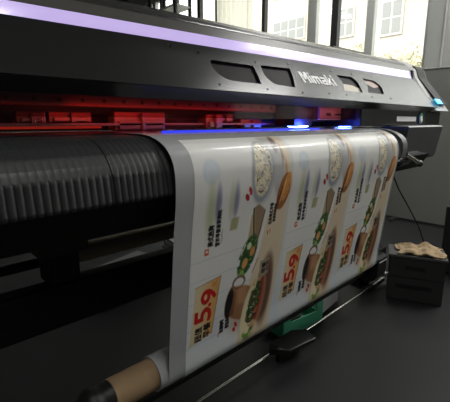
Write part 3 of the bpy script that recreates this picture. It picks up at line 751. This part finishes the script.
# cable
pts = [(2.50, 1.02, -.24), (2.505, 1.0, -.33), (2.60, .985, -.45), (2.80, .97, -.62), (3.0, .96, -.79), (3.22, .97, -.98), (3.34, .98, -1.07), (3.5, 1.05, -1.074)]
tag(tube('power_cable', pts, .0045, M['cable'], None, 10), 'thin black cable slanting from the printer down to the floor behind the cabinet', 'cable')
# dark bin whose edge shows at the right of the frame
bn = empty('equipment_cabinet', (2.93, .70, -1.08), 'dark grey equipment cabinet cut off at the right edge beside the small drawer cabinet', 'cabinet')
bm = bmesh.new(); abox(bm, -.04, .46, -.36, .055, .02, .50, .008); b_ = bmobj('body', bm, M['cab'], bn)
bm = bmesh.new(); abox(bm, -.046, -.041, -.33, .03, .05, .47, .002); bmobj('door', bm, M['cab'], bn)
bm = bmesh.new(); abox(bm, -.03, .45, -.35, .045, 0, .02, 0); bmobj('plinth', bm, M['cabdark'], bn)

# low partition beyond the printer
pt = empty('office_partition', (4.22, .60, -1.08), 'plain grey low partition panel standing beyond the printer before the windows', 'partition')
bm = bmesh.new(); abox(bm, -.02, .02, -1.6, 1.35, .03, 1.60, .003); bmobj('panel', bm, M['partition'], pt)
bm = bmesh.new(); abox(bm, -.025, .025, -1.6, 1.35, 1.60, 1.612, .002); bmobj('top_rail', bm, M['frame'], pt)
for y_ in (-1.2, 1.0):
    bm = bmesh.new(); abox(bm, -.15, .15, y_-.02, y_+.02, 0, .03, .004); bmobj('foot', bm, M['darksteel'], pt)

# ------------------------------------------------------------------ room
X0, X1, Y0, Y1, ZF, ZC = -3.2, 4.6, -3.6, 8.0, -1.08, 2.6
struct(box('floor', X0-.2, X1+.2, Y0-.2, Y1+.2, ZF-.1, ZF, M['floor'], None, 0))
struct(box('ceiling', X0-.2, X1+.2, Y0-.2, Y1+.2, ZC, ZC+.1, M['ceil'], None, 0))
struct(box('wall_left', X0-.2, X0, Y0-.2, Y1+.2, ZF, ZC, M['wallin'], None, 0))
struct(box('wall_front', X0, X1, Y0-.2, Y0, ZF, ZC, M['wallin'], None, 0))
struct(box('wall_back', X0, X1, Y1, Y1+.2, ZF, ZC, M['wallin'], None, 0))
# right wall with two openings (the far one is in view, the near one is added, unseen, to light the hood)
WZ0, WZ1 = -.10, 2.42
A0, A1 = 1.60, 7.20
B0, B1 = -2.9, 1.15
bm = bmesh.new()
abox(bm, X1, X1+.2, Y0-.2, Y1+.2, ZF, WZ0); abox(bm, X1, X1+.2, Y0-.2, Y1+.2, WZ1, ZC)
for a, b in [(Y0-.2, B0), (B1, A0), (A1, Y1+.2)]: abox(bm, X1, X1+.2, a, b, WZ0, WZ1)
struct(bmobj('wall_right', bm, M['wall']))
struct(box('trim_1', X1-.012, X1, 1.425, 1.440, ZF, ZC, M['sill'], None, .001))
def window(name, a, b, posts, pmat):
    w = empty(name, (X1+.1, (a+b)/2, WZ0)); w['kind'] = 'structure'
    pre = set(bpy.data.objects)
    bm = bmesh.new(); abox(bm, X1+.06, X1+.14, a, a+.05, WZ0, WZ1, .004); abox(bm, X1+.06, X1+.14, b-.05, b, WZ0, WZ1, .004); abox(bm, X1+.06, X1+.14, a, b, WZ1-.05, WZ1, .004); abox(bm, X1+.06, X1+.14, a, b, WZ0, WZ0+.05, .004)
    bmobj('window_frame', bm, M['frame'], w)
    for (p, q_, m) in posts: box('mullion', X1+.05, X1+.13, p, q_, WZ0+.04, WZ1-.04, M[m], w, .004)
    box('pane', X1+.095, X1+.101, a+.05, b-.05, WZ0+.05, WZ1-.05, M['glass'], w, 0)
    box('window_sill', X1-.06, X1+.2, a, b, WZ0-.03, WZ0, M['sill'], w, .004)
    reparent(w, pre)
window('window_1', A0, A1, [(2.245, 2.345, 'frame'), (2.735, 2.83, 'darkframe'), (3.06, 3.20, 'frame'), (3.98, 4.04, 'darkframe'), (4.95, 5.10, 'frame'), (5.50, 5.58, 'darkframe'), (6.20, 6.32, 'darkframe'), (6.9, 7.0, 'frame')], 'frame')
window('added_light_window', B0, B1, [(-1.9, -1.85, 'frame'), (-.6, -.55, 'frame')], 'frame')
# curtains by the window
def curtain(name, label, y0, y1, x, amp=.02, n=60, z0=-.05, z1=2.45, m=None, k=22):
    bm = bmesh.new(); R_ = []
    for i in range(n+1):
        y = y0+(y1-y0)*i/n; xx = x+amp*math.sin(k*2*PI*i/n/3)
        R_.append([bm.verts.new((xx+d_, y, z)) for d_ in (0, .004) for z in (z0, z1)])
    for A_, B_ in zip(R_, R_[1:]):
        bm.faces.new((A_[0], B_[0], B_[1], A_[1])); bm.faces.new((A_[2], A_[3], B_[3], B_[2])); bm.faces.new((A_[1], B_[1], B_[3], A_[3])); bm.faces.new((A_[0], A_[2], B_[2], B_[0]))
    bm.faces.new((R_[0][0], R_[0][1], R_[0][3], R_[0][2])); bm.faces.new((R_[-1][0], R_[-1][2], R_[-1][3], R_[-1][1]))
    o = bmobj(name, bm, m or M['curtain'], None, True); tag(o, label, 'curtain'); return o
cm = bpy.data.materials.new('sheer_cloth'); cm.use_nodes = True; nt = cm.node_tree; nt.nodes.clear()
o_ = nt.nodes.new('ShaderNodeOutputMaterial'); mx = nt.nodes.new('ShaderNodeMixShader'); d1 = nt.nodes.new('ShaderNodeBsdfDiffuse'); d2 = nt.nodes.new('ShaderNodeBsdfTranslucent')
d1.inputs['Color'].default_value = (.9, .9, .86, 1); d2.inputs['Color'].default_value = (1, 1, .95, 1); mx.inputs['Fac'].default_value = .88
nt.links.new(d1.outputs[0], mx.inputs[1]); nt.links.new(d2.outputs[0], mx.inputs[2]); nt.links.new(mx.outputs[0], o_.inputs[0])
curtain('curtain', 'bright white sheer curtain hanging at the window behind the left of the printer', 4.10, 4.90, 4.50, .018, m=cm)
# bookcase-like dark rack at the far left of the window
rk = empty('storage_rack', (4.35, 6.0, -1.08), 'dark storage rack with pale bars against the window, seen over the hood at top', 'rack')
for (a, b) in [(-.42, -.36), (.0, .05), (.36, .42)]:
    for d in (-.18, .14):
        bm = bmesh.new(); abox(bm, d, d+.04, a, b, 0, 3.5, .003); bmobj('upright', bm, M['darkframe'], rk)
for z in (.3, .9, 1.5, 2.1, 2.7, 3.05, 3.4):
    bm = bmesh.new(); abox(bm, -.18, .18, -.42, .42, z, z+.03, .003); bmobj('shelf', bm, M['frame'], rk)

# ceiling lamps
def lamp(x, y, label, L=1.3, rot=0., drop=0.):
    t = empty('ceiling_lamp', (x, y, ZC-.07-drop), label, 'ceiling lamp', 'ceiling lamps over the print room', rz=rot)
    bm = bmesh.new(); abox(bm, -L/2, L/2, -.12, .12, .02, .068, .004); bmobj('housing', bm, M['lamphouse'], t)
    if drop:
        for xx in (-L*.35, L*.35): tube('hanger', [(xx, 0, .06), (xx, 0, drop+.068)], .006, M['lamphouse'], t, 8)
    for yy in (-.06, .06):
        bm = bmesh.new(); atube(bm, [(-L/2+.03, yy, .0), (L/2-.03, yy, .0)], .018, 10); bmobj('lamp_tube', bm, M['tube'], t, True)
LAMPS = [(.45, -.75), (4.0, -.10), (3.6, .5), (3.4, 2.4), (-1.8, -1.2), (1.0, 5.0)]
for i, (x, y) in enumerate(LAMPS):
    lamp(x, y, drop=.50 if i == 1 else 0., L=.9 if i == 1 else 1.3, label=['twin tube ceiling lamp over the floor before the printer, left', 'twin tube lamp hanging on two rods near the right window', 'twin tube ceiling lamp above the back of the printer, left', 'twin tube ceiling lamp above the back of the printer, right', 'twin tube ceiling lamp nearest the left wall', 'twin tube ceiling lamp nearest the back wall'][i])
def area(name, loc, size, sy, power, col, rot):
    l = bpy.data.lights.new(name, 'AREA'); l.shape = 'RECTANGLE'; l.size = size; l.size_y = sy; l.energy = power; l.color = col
    o = bpy.data.objects.new(name, l); C.objects.link(o); o.location = loc; o.rotation_euler = rot; return o
for i, (x, y) in enumerate(LAMPS):
    area('lamp_light', (x, y, ZC-.10-(.5 if i == 1 else 0)), 1.25, .2, [28, 42, 32, 26, 5, 6][i], (1.0, .985, .95), (0, 0, 0))

# red fill lights and blue UV lights in the machine
def pt(name, loc, p, col, r=.02):
    l = bpy.data.lights.new(name, 'POINT'); l.energy = p; l.color = col; l.shadow_soft_size = r
    o = bpy.data.objects.new(name, l); C.objects.link(o); o.location = loc; return o
area('red_fill_light', (.25, 1.10, .035), .8, .03, .05, (1.0, .05, .02), (math.radians(70), 0, 0))
area('red_fill_light', (1.0, 1.08, .035), 1.1, .03, .55, (1.0, .05, .03), (math.radians(70), 0, 0))
area('red_fill_light', (1.75, .96, .045), .5, .02, .16, (1.0, .52, .55), (math.radians(85), 0, 0))  # added fill that brightens the carriage cover, no lamp fitted there
for x, p in zip(UVP, (8, 5)):
    area('uv_lamp_light', (x, 1.05, -.0255), .10, .06, p*.5, (.02, .06, 1.0), (math.radians(0), 0, 0))
    pt('uv_lamp_light', (x, .985, -.008), 1.6 if x < 1.8 else 1.0, (.03, .06, 1.0), .01)
pt('end_light_glow', (2.86, .835, .11), .03, (.1, .6, 1.0), .01)

# ------------------------------------------------------------------ outdoors
struct(box('ground', 4.9, 40, -12, 30, -1.6, -1.5, M['ground'], None, 0))
def building(name, label, x, y0, y1, z1, wins, m):
    t = empty(name, (x, (y0+y1)/2, -1.5), label, 'building'); pre = set(bpy.data.objects)
    w = box('wall', x, x+5, y0, y1, -1.5, z1, m, t, 0)
    box('cornice', x-.12, x+5, y0-.1, y1+.1, z1, z1+.25, M['extframe'], t, .02)
    for (a, b, c, d) in wins:
        f = box('window', x-.06, x+.02, a, b, c, d, M['extframe'], t, .01)
        bm = bmesh.new(); nn = max(2, round((b-a)/.55))
        for k in range(nn):
            aa = a+.07+k*(b-a-.07)/nn; abox(bm, x-.075, x-.055, aa, aa+(b-a-.07)/nn-.07, c+.08, (c+d)/2-.03); abox(bm, x-.075, x-.055, aa, aa+(b-a-.07)/nn-.07, (c+d)/2+.03, d-.08)
        bmobj('pane', bm, M['extglass'], f)
    reparent(t, pre); return t
building('office_building', 'pale office block with small windows seen through the windows at top right', 14, 3.0, 9.4, 9, [(5.7, 6.5, 3.0, 4.2), (3.6, 4.4, 3.0, 4.2), (7.5, 8.2, 3.2, 4.3), (5.6, 6.6, .2, 1.7), (7.4, 8.2, .2, 1.7), (3.6, 4.6, .2, 1.7)], M['facade'])
building('apartment_building', 'cream apartment block with beige windows seen left of the dark mullion', 17, 10.2, 20, 8, [(11.8, 13.9, 4.2, 5.3), (15.4, 17.0, 4.2, 5.3), (11.8, 13.9, 1.5, 3.0), (15.4, 17.0, 1.5, 3.0), (11.8, 13.9, 6.4, 7.4)], M['facade2'])
def tree(loc, h, r, label, seed):
    t = empty('tree', loc, label, 'tree'); R_ = random.Random(seed)
    bm = bmesh.new(); atube(bm, [(0, 0, 0), (.05, .03, h*.4), (0, .1, h*.75)], [.14, .10, .05], 8)
    for k in range(5):
        a = R_.uniform(0, 6.28); atube(bm, [(0, .05, h*.45+k*.12), (math.cos(a)*r*.6, math.sin(a)*r*.6, h*.7+k*.1)], [.05, .02], 6)
    bmobj('trunk', bm, M['bark'], t, True)
    bm = bmesh.new()
    for k in range(900):
        while True:
            p = Vector((R_.uniform(-1, 1), R_.uniform(-1, 1), R_.uniform(-1, 1)))
            if .3 < p.length < 1: break
        c = Vector((p.x*r, p.y*r, h*.78+p.z*r*.85)); a = Vector((R_.uniform(-1, 1), R_.uniform(-1, 1), R_.uniform(-1, 1))).normalized(); b = a.orthogonal().normalized(); s = R_.uniform(.06, .12)
        bm.faces.new([bm.verts.new(c+a*s), bm.verts.new(c+b*s*.5), bm.verts.new(c-a*s), bm.verts.new(c-b*s*.5)])
    bmobj('foliage', bm, M['leaf'], t)
tree((11.2, 5.95, -1.5), 4.0, .9, 'sunlit tree outside the window, left of the grey mullion', 1)
tree((10.5, 4.05, -1.5), 3.6, .8, 'sunlit tree outside the rightmost window bay', 2)
tree((9.2, 7.9, -1.5), 3.8, .6, 'sunlit tree outside, showing beside the dark mullion', 3)

# sun and sky
w = bpy.data.worlds.new('sky'); bpy.context.scene.world = w; w.use_nodes = True
bgn = w.node_tree.nodes['Background']; bgn.inputs['Color'].default_value = (1.0, .98, .95, 1); bgn.inputs['Strength'].default_value = 3.0
s = bpy.data.lights.new('sun', 'SUN'); s.energy = 4.5; s.angle = .05; s.color = (1, .95, .86)
so = bpy.data.objects.new('sun', s); C.objects.link(so); so.rotation_euler = Vector((-.70, .25, .62)).to_track_quat('Z', 'Y').to_euler()

# ------------------------------------------------------------------ camera
cam = bpy.data.cameras.new('camera'); co_ = bpy.data.objects.new('camera', cam); C.objects.link(co_)
cam.sensor_fit = 'HORIZONTAL'; cam.sensor_width = 36; cam.lens = 370/450*36; cam.clip_start = .02; cam.clip_end = 200
p = math.radians(12.05); a = math.radians(46.2)
fwd = Vector((math.cos(a)*math.cos(p), math.sin(a)*math.cos(p), -math.sin(p)))
co_.rotation_euler = fwd.to_track_quat('-Z', 'Y').to_euler()
sc = bpy.context.scene; sc.camera = co_
sc.view_settings.view_transform = 'Standard'; sc.view_settings.look = 'None'; sc.view_settings.gamma = 1; sc.view_settings.exposure = 0
